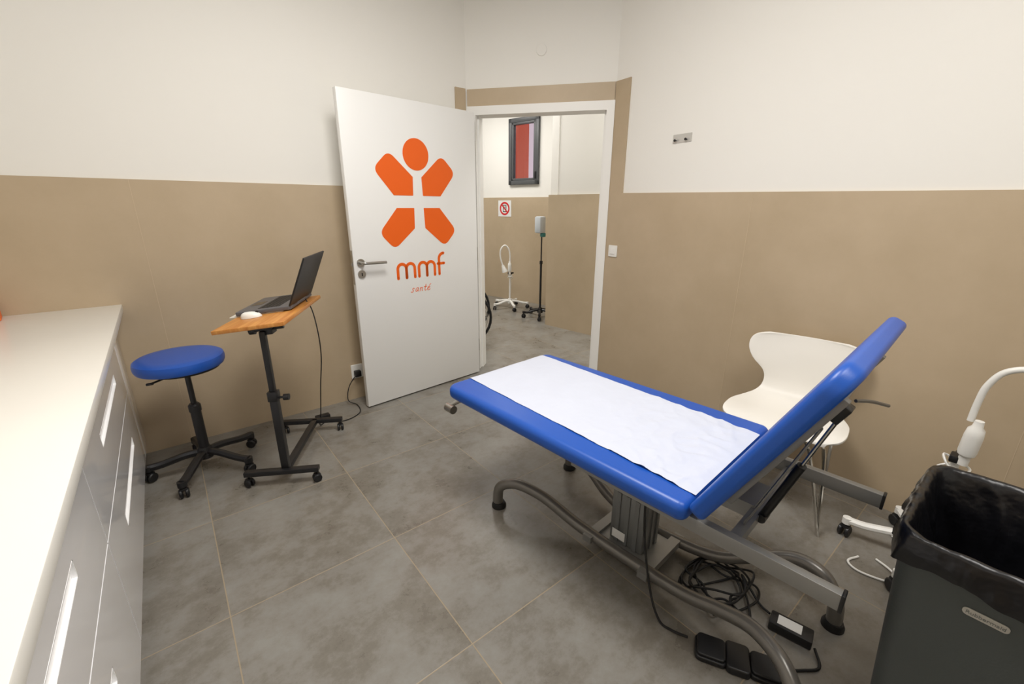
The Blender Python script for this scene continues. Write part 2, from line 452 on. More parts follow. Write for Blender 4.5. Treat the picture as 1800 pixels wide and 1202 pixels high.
def smooth2(pts,sub=5):
    P=[Vector(p) for p in pts];out=[]
    for i in range(len(P)-1):
        p0=P[max(i-1,0)];p1=P[i];p2=P[i+1];p3=P[min(i+2,len(P)-1)]
        for k in range(sub):
            t=k/sub;out.append(.5*(2*p1+(p2-p0)*t+(2*p0-5*p1+4*p2-p3)*t*t+(3*p1-p0-3*p2+p3)*t**3))
    out.append(P[-1]);return [tuple(p) for p in out]
g=G();h=.027
def strokes(x,st):
    for s_ in st: ribbon(g,smooth2([(x+px*h*1.1+py*h*.30,.790+py*h) for px,py in s_]),.0040,vm)
x=.402
strokes(x,[[(.75,.85),(.55,1.0),(.3,.85),(.35,.6),(.6,.35),(.5,.03),(.2,-.03),(0,.12)]])
strokes(x+.036,[[(.72,.88),(.4,1.0),(.08,.65),(.08,.2),(.32,0),(.62,.35),(.72,.88),(.70,.2),(.95,.05)]])
strokes(x+.074,[[(.0,.98),(.02,0)],[(.02,.5),(.3,.95),(.55,.85),(.58,.2),(.8,.02)]])
strokes(x+.108,[[(.28,1.65),(.22,.4),(.4,0),(.7,.15)],[(-.1,1.02),(.65,1.06)]])
strokes(x+.136,[[(.08,.45),(.5,.6),(.6,.85),(.35,1.0),(.06,.6),(.15,.08),(.55,.02),(.85,.25)],[(.45,1.3),(.75,1.65)]])
g.obj('logo_script','orange',door,label='small orange handwritten lettering')
h_=root('lever_handle',None,None); h_.parent=door
g=G();g.cyl((.045,0,1.03),(.045,-.009,1.03),.026,n=28);g.tube([(.045,-.005,1.03),(.045,-.045,1.03),(.058,-.055,1.03),(.10,-.056,1.029),(.20,-.056,1.027)],.0095,n=12);g.obj('handle_lever','steel',h_)
g=G();g.cyl((.045,0,.957),(.045,-.009,.957),.026,n=28);g.obj('key_rose','steel',h_)
g=G();g.box((.045,-.0095,.955),(.007,.002,.02));g.obj('keyhole','blackp',h_)
g=G();g.box((-.001,.02,1.0),(.003,.022,.22));g.box((-.005,.02,1.02),(.010,.014,.02));g.obj('latch_plate','steel',door)
for z in (.25,1.02,1.8): G().cyl((DL+.010,.02,z-.05),(DL+.010,.02,z+.05),.009,n=12).obj('hinge','steel',door)

# ------------------------------------------------------------------ wall items
m_=frame_m((*onr(.09,.012),1.065),(rd.x,rd.y,0),(0,0,1),(rd.y,-rd.x,0))
sw_=root('light_switch','white square light switch on the beige panel beside the doorway','light switch',m_)
G().pad(.085,.085,.006,.009,.003,Matrix.Translation((0,-.0425,0))).obj('switch_plate','whitep',sw_)
G().pad(.045,.045,.004,.004,.0015,Matrix.Translation((0,-.0225,.009))).obj('switch_button','frame',sw_)
m_=frame_m((*onr(.587,0),1.79),(rd.x,rd.y,0),(0,0,1),(rd.y,-rd.x,0))
br=root('wall_hook','small light metal wall plate with two dark pegs','wall hook',m_)
G().pad(.135,.05,.004,.003,.001,Matrix.Translation((0,-.025,0))).obj('hook_plate','plate',br)
for x_ in (-.042,.035):
    G().cyl((x_,-.010,.003),(x_,-.010,.016),.004,n=12).lathe([(0,0),(.007,.002),(.008,.005),(.006,.008),(0,.009)],16,T((x_,-.010,.014))).obj('peg','blackp',br)
ol=root('wall_outlet','white power outlet low on the beige wall beside the door','power outlet',frame_m((.965,3.048,.215),(1,0,0),(0,0,1),(0,-1,0)))
G().pad(.085,.105,.006,.012,.003,Matrix.Translation((0,-.052,0))).obj('outlet_plate','whitep',ol)
G().box((-.005,-.01,.03),(.045,.045,.04),b=.006).obj('plug','blackp',ol)

# ------------------------------------------------------------------ cabinets
def cabinet(name,y0,y1,dy0,dy1,h0,h1,label):
    r_=root(name,label,'cabinet',T((-.275,y0,0)),group='white drawer cabinets along the wall')
    L=y1-y0
    G().box((-.31,L/2,.46),(.57,L-.004,.76)).box((-.33,L/2,.04),(.5,L-.01,.08)).obj('body','gloss',r_)
    if dy1<y1-.02:
        G().box((-.009,(dy1+y1)/2-y0,.46),(.018,y1-dy1-.006,.76),b=.001).obj('filler_panel','gloss',r_)
    for z0,z1,zc in ((.09,.462,.315),(.468,.838,.632)):
        a=dy0-y0+.002;b=dy1-y0-.002;s0=h0-y0;s1=h1-y0;hz=.023
        g=G()
        for (ya,yb,za,zb_) in ((a,b,z0,zc-hz),(a,b,zc+hz,z1),(a,s0,zc-hz,zc+hz),(s1,b,zc-hz,zc+hz)):
            g.box((-.009,(ya+yb)/2,(za+zb_)/2),(.018,yb-ya,zb_-za))
        d=g.obj('drawer','gloss',r_)
        g=G()
        yc=(s0+s1)/2;ll=s1-s0
        g.box((-.0105,yc,zc),(.003,ll,2*hz)) 
        g.box((-.005,yc,zc-hz+.0015),(.011,ll,.003)).box((-.005,yc,zc+hz-.0015),(.011,ll,.003))
        g.box((-.005,s0+.0015,zc),(.011,.003,2*hz)).box((-.005,s1-.0015,zc),(.011,.003,2*hz))
        g.obj('handle','alu',d,label='bright recessed handle')
    return r_
cabinet('cabinet',1.50,3.044,1.50,2.82,1.84,2.53,'glossy white two-drawer cabinet against the beige corner wall')
cabinet('cabinet',.10,1.497,.16,1.497,.49,1.17,'glossy white two-drawer cabinet with long recessed handles')
o=G().box((-.545,1.57,.861),(.65,2.955,.038),b=.003).obj('countertop','counter')
tag(o,'long cream countertop on the white drawer cabinets','countertop')
bx=root('tissue_box','small orange and white cardboard box on the countertop','box',T((-.70,2.965,.881),(0,0,8)))
G().box((0,0,.035),(.13,.1,.07),b=.002).obj('box_body','orangebox',bx)
G().box((0,-.0505,.045),(.09,.001,.035)).obj('box_label','label',bx)

# ------------------------------------------------------------------ casters / star bases
def caster(g_f,g_w,m,s=1.0):
    g_f.box((0,0,.047*s),(.03*s,.032*s,.014*s),m,b=.003*s)
    g_f.cyl((0,0,.05*s),(0,0,.075*s),.006*s,n=10,m=m)
    for sx in (-1,1):
        g_w.lathe([(0,-.008*s),(.02*s,-.008*s),(.025*s,-.004*s),(.025*s,.004*s),(.02*s,.008*s),(0,.008*s)],20,m@T((sx*.013*s,0,.025*s),(0,90,0)))
def star_base(parent,n,R,a0,hubz,legmat,armw=.022,s=1.0,hubr=.035):
    g=G()
    g.lathe([(0,hubz-.04),(hubr,hubz-.04),(hubr*1.05,hubz),(hubr*.8,hubz+.025),(0,hubz+.025)],24)
    for k in range(n):
        a=math.radians(a0+360*k/n);c,s_=math.cos(a),math.sin(a)
        pts=[(c*hubr*.3,s_*hubr*.3,hubz-.005),(c*R*.35,s_*R*.35,hubz-.008),(c*R*.75,s_*R*.75,hubz-.03*s),(c*R,s_*R,.078*s)]
        g.tube(pts,armw*.6,n=8,sub=4,flat=(armw*.62,armw*.55))
        g.cyl((c*R,s_*R,.062*s),(c*R,s_*R,.09*s),armw*.62,n=14)
    base=g.obj('base',legmat,parent)
    for k in range(n):
        a=math.radians(a0+360*k/n)
        gf=G();caster(gf,gf,T((R*math.cos(a),R*math.sin(a),0),(0,0,math.degrees(a)*1.7+20)),s)
        gf.obj('caster','blackp',base,label='black twin-wheel caster')
    return base

# ------------------------------------------------------------------ stool
st=root('stool','round blue padded stool on a black five-star caster base','stool',T((-.018,2.645,0)))
G().lathe([(0,.602),(.170,.602),(.184,.607),(.190,.620),(.191,.640),(.187,.654),(.176,.661),(.14,.664),(0,.664)],56,T((-.014,0,0))).obj('seat','blue',st)
G().lathe([(0,.588),(.15,.588),(.16,.602),(0,.602)],40).obj('seat_plate','blackp',st)
G().cyl((0,0,.36),(0,0,.590),.013).cyl((0,0,.10),(0,0,.38),.024).lathe([(0,.35),(.028,.352),(.028,.385),(.02,.395),(0,.395)],20).obj('gas_lift','blackm',st)
G().tube([(0,0,.577),(-.08,-.06,.577),(-.14,-.10,.574)],.0045,n=8).box((-.145,-.103,.574),(.03,.018,.010),b=.004).obj('height_lever','blackp',st)
star_base(st,5,.25,-118,.115,'blackm',armw=.034)

# ------------------------------------------------------------------ laptop table
ax=Vector((.868,-.497,0));bx_=Vector((.497,.868,0))
ztb=frame_m((0,0,0),ax,bx_,(0,0,1))
lt=root('laptop_table','small wheeled laptop stand with tilted wooden top','laptop table',Matrix.Translation((.275,2.24,0))@ztb)
g=G()
g.box((0,0,.075),(.36,.035,.025),b=.002).box((0,.55,.075),(.36,.035,.025),b=.002).box((.015,.275,.075),(.035,.55,.025),b=.002)
lb=g.obj('base_frame','blackm',lt)
for x_ in (-.165,.165):
    for y_ in (0,.55):
        gf=G();caster(gf,gf,T((x_,y_,0),(0,0,random.uniform(0,180))),.88);gf.obj('caster','blackp',lb)
G().box((.015,.02,.29),(.036,.036,.42),b=.002).box((.015,.02,.49),(.046,.046,.05),b=.003).obj('lower_column','blackm',lt)
G().box((.015,.02,.64),(.026,.026,.36),b=.002).obj('upper_column','blackm',lt)
G().cyl((.035,.02,.48),(.065,.02,.48),.006,n=10).cyl((.06,.02,.48),(.085,.02,.48),.016,n=12).obj('clamp_knob','blackp',lt)
tl=math.atan2(.032,.29)
axt=ax*math.cos(tl)+Vector((0,0,math.sin(tl)));nz_=axt.cross(bx_)
BM=frame_m((.10,2.22,.842),axt,bx_,nz_)
rel=lt.matrix_world.inverted()@BM
G().box((.152,.305,.009),(.304,.61,.018),b=.002).obj('table_top','wood',lt,mw=rel)
G().box((.165,.16,-.014),(.09,.14,.024),b=.002).box((.17,.155,-.04),(.05,.06,.04),b=.003).cyl((.10,.155,-.035),(.24,.155,-.035),.01,n=12).cyl((.085,.155,-.035),(.11,.155,-.035),.02,n=14).obj('tilt_bracket','blackm',lt,mw=rel)
LM=BM@T((0,0,.0185))
sh=G().box((.095,.425,.002),(.25,.35,.0035)).obj('notepad','counter',mw=LM)
tag(sh,'thin cream notepad lying under the laptop','notepad')
lp=root('laptop','open black laptop on the tilted wooden table top','laptop',LM@T((.132,.242,.0045)))
G().pad(.26,.37,.012,.02,.004).obj('laptop_base','laptopgrey',lp,label='dark grey laptop base')
g=G()
for i in range(5):
    for j in range(15):
        g.box((-.0+ .02-.021*i+.04,.035+.0205*j+.005,.0205),(.0175,.0175,.002))
g.obj('keyboard','keys',lp)
G().box((-.085,.185,.0203),(.055,.09,.0008)).obj('touchpad','screen',lp)
sc_m=T((.126,0,.018),(0,29,0))
lid=G().pad(.008,.37,.002,.252,.002,sc_m).obj('screen_lid','blackp',lp)
G().box((-.0045,.185,.132),(.001,.34,.205),sc_m).obj('display','screen',lid)
for y_ in (.08,.29): G().cyl((.124,y_-.03,.017),(.124,y_+.03,.017),.007,n=12).obj('hinge','blackp',lp)
vs=[];fs=[];nu,nv=20,8
for j in range(nv+1):
    ph=math.pi/2*j/nv
    for i in range(nu):
        t=2*math.pi*i/nu
        vs.append((.047*math.cos(t)*math.cos(ph)**.7,.027*math.sin(t)*math.cos(ph)**.7,.028*math.sin(ph)*(1-.25*math.cos(t)*math.cos(ph))))
for j in range(nv):
    for i in range(nu):
        fs.append((j*nu+i,j*nu+(i+1)%nu,(j+1)*nu+(i+1)%nu,(j+1)*nu+i))
fs.append(list(range(nu))[::-1])
mr=root('computer_mouse','white wireless mouse on the wooden table top','computer mouse',LM@T((.092,.200,.0005),(0,0,8)))
G().add(vs,fs,True).obj('mouse_shell','whitep',mr)
G().cyl((.028,-.003,.022),(.028,.003,.022),.007,n=14).obj('scroll_wheel','blackp',mr)
o=G().tube([(.555,2.475,.905),(.575,2.445,.84),(.588,2.44,.70),(.60,2.50,.55),(.60,2.60,.35),(.60,2.70,.12),(.60,2.76,.012),(.66,2.80,.006),(.72,2.74,.006),(.80,2.74,.006),(.88,2.80,.006),(.90,2.92,.008),(.86,2.98,.03),(.88,3.0,.12),(.93,3.0,.19),(.955,3.0,.205)],.0032,n=8).obj('power_cable','rubber')
tag(o,'thin black power cable hanging from the laptop to the outlet','cable')
o=G().box((.645,2.86,.016),(.09,.045,.028),b=.005).obj('power_adapter','blackp')
tag(o,'small black laptop power adapter on the tiled floor','power adapter')

# ------------------------------------------------------------------ exam table
BX,BY=1.317,.490
bed=root('examination_table','blue padded examination table with raised backrest','examination table',T((BX,BY,0),(0,0,4)))
W=.68;Lm=1.145
mt=G().pad(W,Lm,[.03,.03,.05,.05],.062,.024,T((0,.0,.545)),es=6).obj('mattress','blue',bed)
ang=math.radians(62.5)
bm_=frame_m((0,0,.60),(-1,0,0),(0,-math.cos(ang),math.sin(ang)),(0,math.sin(ang),math.cos(ang)))
bk=G().pad(W,.552,[.022,.022,.07,.07],.048,.016,bm_@T((0,.0,-.046)),es=8,seg=12).obj('backrest','blue',bed,sharp=60)
g=G()
for x_ in (-.22,.22):
    g.box((x_,.25,-.056),(.025,.42,.018),bm_,b=.002)
g.box((0,.40,-.056),(.44,.025,.016),bm_,b=.002)
g.obj('backrest_frame','greyrail',bk)
G().tube([(.20,-.232,.835),(.255,-.262,.826),(.325,-.298,.802)],.0055,n=8,sub=3).obj('lever','greytube',bk)
for x_ in (-.262,.268):
    rl=G().box((x_,.05,.515),(.026,.80,.046),b=.002).obj('frame_rail','greyrail',bed)
    G().box((x_,-.352,.515),(.030,.008,.050),b=.002).obj('end_cap','blackp',rl)
G().box((0,.80,.515),(.42,.04,.04)).box((0,-.10,.50),(.50,.030,.030)).box((0,.38,.50),(.14,.95,.05)).box((0,.42,.515),(.50,.03,.03)).box((0,.57,.535),(.44,1.0,.012)).obj('subframe','greyrail',bed)
pb=Vector((-.07,-.12,.505));pt=bm_@Vector((.15,.40,-.076))
d=pt-pb
s_=G().tube([pb,pb+d*.55],.012,n=14,sub=1).cyl(tuple(pb-Vector((.02,0,0))),tuple(pb+Vector((.02,0,0))),.014,n=12).obj('gas_strut','blackm',bed)
G().tube([pb+d*.53,pt],.005,n=10,sub=1).obj('strut_rod','chrome',s_)
G().box((.15,.40,-.073),(.045,.05,.024),bm_,b=.004).obj('strut_bracket','blackm',bed)
pt2=bm_@Vector((.20,.36,-.068))
G().tube([pt2,Vector((-.16,-.10,.52))],.008,n=8,sub=1,flat=(.010,.004)).obj('ratchet_arm','greyrail',bed)
cx,cy=.038,.345
g=G().box((cx,cy,.17),(.13,.15,.24),b=.006)
for k in (-1,0,1): g.box((cx-.067,cy+.042*k,.17),(.006,.018,.235)).box((cx+.04*k,cy-.077,.17),(.016,.006,.235))
col_=g.obj('lift_column','colalu',bed)
G().box((cx,cy,.39),(.10,.12,.2),b=.004).obj('inner_column','greyrail',col_)
G().box((cx-.071,cy+.03,.09),(.001,.06,.04)).obj('rating_label','label',col_)
G().box((cx,cy,.045),(.20,.24,.012)).box((cx,cy-.13,.05),(.30,.04,.03)).box((cx,cy+.13,.05),(.30,.04,.03)).obj('base_plate','greyrail',bed)
near=[(-.205,.930,.0),(-.207,.935,.05),(-.20,.92,.115),(-.165,.845,.148),(-.12,.72,.125),(-.085,.56,.065),(-.072,.40,.045),(-.070,.22,.045),(-.075,.06,.060),(-.085,-.06,.100),(-.105,-.16,.132),(-.150,-.25,.135),(-.195,-.31,.10),(-.212,-.335,.05),(-.214,-.34,.0)]
far=[(.292,.905,.0),(.294,.91,.05),(.285,.895,.115),(.25,.825,.148),(.21,.71,.125),(.175,.56,.065),(.160,.40,.045),(.165,.22,.045),(.19,.06,.060),(.235,-.06,.11),(.272,-.17,.160),(.270,-.26,.155),(.25,-.31,.10),(.238,-.322,.05),(.236,-.324,.0)]
for P_ in (near,far):
    bt=G().tube(P_,.024,n=16,sub=6).obj('base_tube','greytube',bed)
    for q in (P_[0],P_[-1]):
        G().lathe([(0,0),(.034,0),(.034,.012),(.028,.026),(0,.026)],24,T(q)).obj('rubber_foot','rubber',bt)
G().tube([(-.27,1.08,.54),(-.30,1.11,.52),(-.33,1.13,.50)],.010,n=8).cyl((-.33,1.10,.49),(-.33,1.15,.49),.02,n=16).obj('roll_holder','steel',bed)

# paper sheet
vs=[];fs=[];nx,ny=70,160
y0,y1=.006,1.150
pm=T((BX,BY,0),(0,0,4))
def ridge(p): return (1-abs(noise.noise(Vector(p)))*2)
for j in range(ny+1):
    for i in range(nx+1):
        u_=i/nx;v_=j/ny
        y=y0+(y1-y0)*v_
        xa=-.268+.058*v_;xb=.232+.055*v_
        ed=.004*noise.noise(Vector((u_*3+7,v_*14,2)))
        x=xa+(xb-xa)*u_+ (ed if i in(0,nx) else 0)
        wr=max(0,1-v_*1.7)**1.1*min(1,j/8)
        z=.6085+ .0022*abs(noise.noise(Vector((x*7,y*6,1))))*min(1,j/8)+wr*.012*max(0,ridge((x*8+y*6,y*7-x*4,4))-.50)+wr*.010*max(0,ridge((x*5-y*11,y*3+x*9,14))-.55)+wr*.003*abs(noise.noise(Vector((x*22,y*20,8))))+.004*max(0,ridge((x*2,y*5+x,24))-.8)
        if y>1.115:
            t=(y-1.115)/.03; z-=.010*t*t
        vs.append((x,y,z))
for j in range(ny):
    for i in range(nx):
        a=j*(nx+1)+i; fs.append((a,a+1,a+nx+2,a+nx+1))
o=G().add(vs,fs,True).obj('paper_sheet','paper',mw=pm,sharp=180)
tag(o,'crinkled white disposable paper sheet spread on the blue mattress','paper sheet')

# cables and pedals
pts=[(1.31,.60,.03),(1.31,.575,.02)]
rr=random.Random(3)
for k in range(46):
    a=k*.83+rr.uniform(-.3,.3);r_=rr.uniform(.05,.15)
    pts.append((1.42+r_*math.cos(a)*1.1,.50+r_*math.sin(a)*.95,.006+.0007*k+rr.uniform(0,.006)))
pts+=[(1.46,.38,.012),(1.44,.335,.016)]
o=G().tube(pts,.0042,n=8,sub=7).obj('power_cable','rubber')
tag(o,'tangled black cable heaped on the floor under the examination table','cable')
o=G().tube([(1.42,.19,.015),(1.37,.16,.006),(1.32,.19,.006),(1.285,.22,.006),(1.262,.255,.010)],.0042,n=8).obj('pedal_cable','rubber')
tag(o,'black cable running to the foot pedal','cable')
o=G().tube([(1.26,.76,.36),(1.22,.72,.20),(1.16,.64,.06),(1.12,.57,.006),(1.12,.52,.006),(1.135,.470,.012)],.0042,n=8).obj('control_cable','rubber')
tag(o,'black cable dropping from the lifting column to the floor','cable')
pa=root('power_adapter','black power adapter with white label on the floor','power adapter',T((1.43,.265,0),(0,0,12)))
G().box((0,0,.018),(.062,.125,.034),b=.005).obj('adapter_body','blackp',pa)
G().box((0,.005,.0355),(.04,.07,.0008)).obj('adapter_label','label',pa)
fp=root('foot_pedal','black double foot pedal switch on the tiled floor','foot pedal',T((1.152,.40,0),(0,0,-62)))
G().pad(.095,.088,.018,.018,.005,T((0,-.044,0))).pad(.085,.074,.014,.012,.004,T((0,-.037,.015),(7,0,0))).obj('pedal','blackp',fp)
G().pad(.070,.10,.014,.028,.006,T((.078,-.05,0))).obj('pedal_housing','blackp',fp)
G().pad(.095,.088,.018,.018,.005,T((.156,-.044,0))).pad(.085,.074,.014,.012,.004,T((.156,-.037,.015),(7,0,0))).obj('pedal','blackp',fp)

# ------------------------------------------------------------------ white chair
ch=root('chair','white moulded shell chair with thin chrome legs against the beige wall','chair',T((2.20,.635,0),(0,0,190)))
cl=[(.222,.425),(.207,.440),(.165,.450),(.08,.447),(0,.440),(-.08,.440),(-.14,.450),(-.175,.475),(-.195,.52),(-.205,.57),(-.215,.63),(-.225,.68),(-.236,.725),(-.243,.755),(-.246,.768)]
hw=[.180,.222,.242,.246,.240,.210,.178,.157,.150,.164,.218,.244,.244,.218,.162]
def cr1(a,sub=4):
    out=[]
    for i in range(len(a)-1):
        p0=a[max(i-1,0)];p1=a[i];p2=a[i+1];p3=a[min(i+2,len(a)-1)]
        for k in range(sub):
            t=k/sub;out.append(.5*(2*p1+(p2-p0)*t+(2*p0-5*p1+4*p2-p3)*t*t+(3*p1-p0-3*p2+p3)*t**3))
    out.append(a[-1]);return out
X_=cr1([c[0] for c in cl]);Z_=cr1([c[1] for c in cl]);H_=cr1(hw)
nv=16;vs=[];fs=[]
K=len(X_)
for i in range(K):
    back=min(1,max(0,(Z_[i]-.47)/.15))
    for j in range(nv+1):
        v_=-1+2*j/nv
        cv=v_*v_
        vs.append((X_[i]+back*.035*cv*(H_[i]/.22),H_[i]*v_,Z_[i]+(1-back)*.012*cv-(.012*cv*cv if i==0 else 0)))
for i in range(K-1):
    for j in range(nv):
        a=i*(nv+1)+j;fs.append((a,a+1,a+nv+2,a+nv+1))
so=G().add(vs,fs,True).obj('seat_shell','shell',ch,sharp=180)
sm_=so.modifiers.new('sol','SOLIDIFY');sm_.thickness=.011;sm_.offset=0
bv=so.modifiers.new('bev','BEVEL');bv.width=.003;bv.segments=2;bv.limit_method='ANGLE'
G().box((0,0,.423),(.16,.18,.012),b=.004).obj('seat_mount','blackp',ch)
for sx in (1,-1):
    for sy in (1,-1):
        fx_,fy_=(.21,.225) if sx>0 else (-.20,.20)
        pts=[(.06*sx,.05*sy,.418),(.14*sx,.15*sy,.405),(.165*sx,.185*sy,.36),(fx_*.98,fy_*sy,.03),(fx_,(fy_+.004)*sy,.010),(fx_*1.02,(fy_+.0)*sy,.03),(.178*sx,.13*sy,.37),(.14*sx,.06*sy,.41),(.05*sx,.02*sy,.418)]
        lg=G().tube(pts,.0078,n=8,sub=5).obj('leg','chrome',ch)

# ------------------------------------------------------------------ gooseneck lamps
def lamp(mw,label,a0,neck,headdir):
    r_=root('gooseneck_lamp',label,'lamp',mw,group='white wheeled examination lamps')
    star_base(r_,5,.25,a0,.11,'whitep',armw=.028)
    G().cyl((0,0,.11),(0,0,.50),.013).obj('pole','whitep',r_)
    G().lathe([(0,.485),(.016,.485),(.016,.52),(.024,.528),(.026,.54),(.026,.605),(.023,.632),(.015,.642),(.0125,.665),(0,.665)],28,T((0,0,0),(2,-2,0))).obj('lamp_body','whitep',r_)
    G().box((.0,0,.495),(.055,.04,.028),b=.006).cyl((.03,0,.495),(.06,0,.495),.011,n=12).obj('clamp','blackp',r_)
    G().tube(neck,.0105,n=12).obj('gooseneck','whitep',r_)
    e=Vector(neck[-1]);d=Vector(headdir).normalized()
    G().lathe([(0,0),(.018,0),(.024,.03),(.036,.07),(.040,.10),(.034,.10),(0,.085)],24,align(e-d*.005,e+d)).obj('lamp_head','whitep',r_)
    pts=[(0.03,0,.50)]
    for k in range(15):
        a=k*.95; R_=.032+.012*math.sin(k*1.7); pts.append((R_*math.cos(a),R_*math.sin(a),.475-.003*k+.016*math.sin(k*1.3)))
    pts+=[(.035,.02,.38),(.028,.015,.25),(.03,.03,.13),(.06,.07,.02),(.12,.12,.006)]
    G().tube(pts,.0042,n=6,sub=4).obj('cable','whitep',r_)
    return r_
lamp(T((2.175,.055,0)),'white gooseneck lamp on wheeled base beside the bin',172,[(0,0,.65),(.0,-.002,.72),(0,-.01,.79),(0,-.04,.85),(0,-.10,.875),(0,-.17,.86),(0,-.22,.80)],(0,-.4,-1))
lamp(T((3.74,4.72,0)),'white gooseneck lamp on wheeled base in the corridor',30,[(0,0,.65),(.0,-.0,.76),(-.02,.015,.84),(-.06,.045,.875),(-.10,.075,.82),(-.105,.08,.72),(-.08,.06,.60)],(.3,-.2,-1))
o=G().tube([(2.02,.22,.006),(1.96,.24,.006),(1.93,.20,.006),(1.95,.12,.006),(1.99,.08,.006),(2.03,.12,.01),(2.06,.17,.006)],.0042,n=8).obj('lamp_cable','whitep')
tag(o,'white cable looped on the tiled floor','cable')

ds=root('dispenser_stand','black wheeled pole stand with grey dispenser beside the pier','dispenser stand',T((3.72,4.06,0)))
star_base(ds,5,.22,10,.10,'blackm',armw=.028)
G().cyl((0,0,.1),(0,0,.72),.014).cyl((0,0,.70),(0,0,1.22),.009).cyl((0,0,.69),(0,0,.73),.02).obj('pole','blackm',ds)
G().box((-.03,0,1.17),(.10,.11,.20),b=.02).obj('dispenser','dispenser',ds)
G().box((-.0,-.02,1.05),(.05,.06,.05),b=.01).obj('drip_tray','teal',ds)
vd=Vector((.55,.835,0)).normalized();vr=Vector((vd.y,-vd.x,0))
wc=root('wheelchair','black wheelchair with spoked wheel parked behind the open door','wheelchair',frame_m((2.300,3.66,0),vr,vd,(0,0,1)))
for y_ in (0,.5):
    yy=y_
    w_=G().tube([(-0+.275*math.cos(a*math.pi/16),yy,.289+.275*math.sin(a*math.pi/16)-.0) for a in range(32)],.014,n=10,sub=1,closed=True).obj('wheel','rubber',wc)
    g=G().tube([(.235*math.cos(a*math.pi/16),yy-.03,.289+.235*math.sin(a*math.pi/16)) for a in range(32)],.007,n=8,sub=1,closed=True)
    g.obj('push_rim','chrome',w_)
    g=G().cyl((0,yy-.03,.289),(0,yy+.03,.289),.02)
    for a in range(20): g.cyl((0,yy,.289),(.265*math.cos(a*math.pi/10),yy,.289+.265*math.sin(a*math.pi/10)),.0015,n=5)
    g.obj('spokes','chrome',w_)
G().box((-.12,.25,.47),(.36,.40,.04),b=.01).obj('seat','blackp',wc)
G().box((.02,.25,.69),(.03,.40,.40),b=.01).obj('backrest','blackp',wc)
g=G()
for y_ in (.05,.45):
    g.tube([(.05,y_,.92),(.02,y_,.90),(.02,y_,.45),(.02,y_,.29)],.011,n=8,sub=3).tube([(.02,y_,.44),(-.3,y_,.44),(-.36,y_,.30),(-.40,y_,.13)],.011,n=8,sub=3).tube([(.02,y_,.66),(-.22,y_,.66),(-.24,y_,.44)],.011,n=8,sub=2)
    g.tube([(-.30,y_,.44),(-.28,y_,.12)],.009,n=8,sub=1)
g.obj('chair_frame','steel',wc)
for y_ in (.05,.45): G().lathe([(0,-.012),(.06,-.012),(.065,0),(.06,.012),(0,.012)],20,T((-.28,y_,.065),(90,0,0))).obj('front_wheel','rubber',wc)

a=Vector((cw(5.30),5.30));dv=(Vector(B)-Vector(A)).normalized();nv_=Vector((dv.y,-dv.x))
sg_=root('prohibition_sign','white sign with red crossed circle on the beige corridor wall','sign',frame_m((a.x+nv_.x*.014,a.y+nv_.y*.014,1.355),(dv.x,dv.y,0),(0,0,1),(nv_.x,nv_.y,0)))
G().box((0,0,.001),(.25,.23,.002)).obj('sign_plate','label',sg_)
g=G()
for cx_,cy_,sx_,sy_ in ((-.028,0,.010,.095),(.028,0,.010,.095),(0,.045,.066,.010),(0,-.045,.066,.012),(0,.020,.05,.006)): g.box((cx_,cy_,.0025),(sx_,sy_,.001))
g.obj('pictogram','blackp',sg_)
g=G()
N=40;ri,ro=.070,.094
for k in range(N):
    a0=2*math.pi*k/N;a1=2*math.pi*(k+1)/N
    g.prism([(ri*math.cos(a0),ri*math.sin(a0)),(ro*math.cos(a0),ro*math.sin(a0)),(ro*math.cos(a1),ro*math.sin(a1)),(ri*math.cos(a1),ri*math.sin(a1))],.0022,T((0,.0,.002)))
g.box((0,0,.0045),(.155,.020,.001),T((0,0,0),(0,0,-45)))
g.obj('red_ring','red',sg_)

# ------------------------------------------------------------------ bin
ZS=1.055
bn=root('trash_bin','dark grey tapered plastic bin with black liner','trash bin',T((1.335,-.187,0)))
def rrect(w,l,r,n=8):
    out=[]
    for (sx,sy,a0) in ((1,1,0),(-1,1,90),(-1,-1,180),(1,-1,270)):
        for k in range(n+1):
            a=math.radians(a0+90*k/n);out.append((sx*(w/2-r)+r*math.cos(a),sy*(l/2-r)+r*math.sin(a)))
    return out
def loft(rings,caps=(False,False)):
    N=len(rings[0]);vs=[p for r_ in rings for p in r_];fs=[]
    for i in range(len(rings)-1):
        for j in range(N): fs.append((i*N+j,i*N+(j+1)%N,(i+1)*N+(j+1)%N,(i+1)*N+j))
    if caps[0]:fs.append(list(range(N))[::-1])
    if caps[1]:fs.append([(len(rings)-1)*N+j for j in range(N)])
    return vs,fs
def rz(w,l,r,z): return [(x,y,z*ZS) for x,y in rrect(w,l,r)]
rings=[rz(.31,.42,.04,0),rz(.315,.425,.045,.01),rz(.402,.512,.05,.64),rz(.412,.522,.05,.645),rz(.414,.524,.05,.680),rz(.40,.51,.05,.680),rz(.392,.502,.045,.64),rz(.30,.41,.04,.02)]
vs,fs=loft(rings,(True,True))
G().add(vs,fs,True).obj('bin_body','bin',bn)
prof=[(-.12,.08,.3),(-.08,.18,1.0),(-.060,.24,1.2),(-.055,.30,1.5),(-.048,.36,1.8),(-.044,.42,2.0),(-.038,.47,2.0),(-.034,.52,2.0),(-.030,.56,1.8),(-.024,.60,1.4),(-.016,.635,1.0),(-.010,.66,.7),(-.006,.676,.4),(.000,.686,.3),(.008,.687,.3),(.0125,.678,.4),(.014,.664,.7),(.015,.652,1.0),(.015,.641,1.2),(.014,.632,1.3),(.013,.624,1.3)]
per=rrect(.400,.510,.05,10)
dens=[]
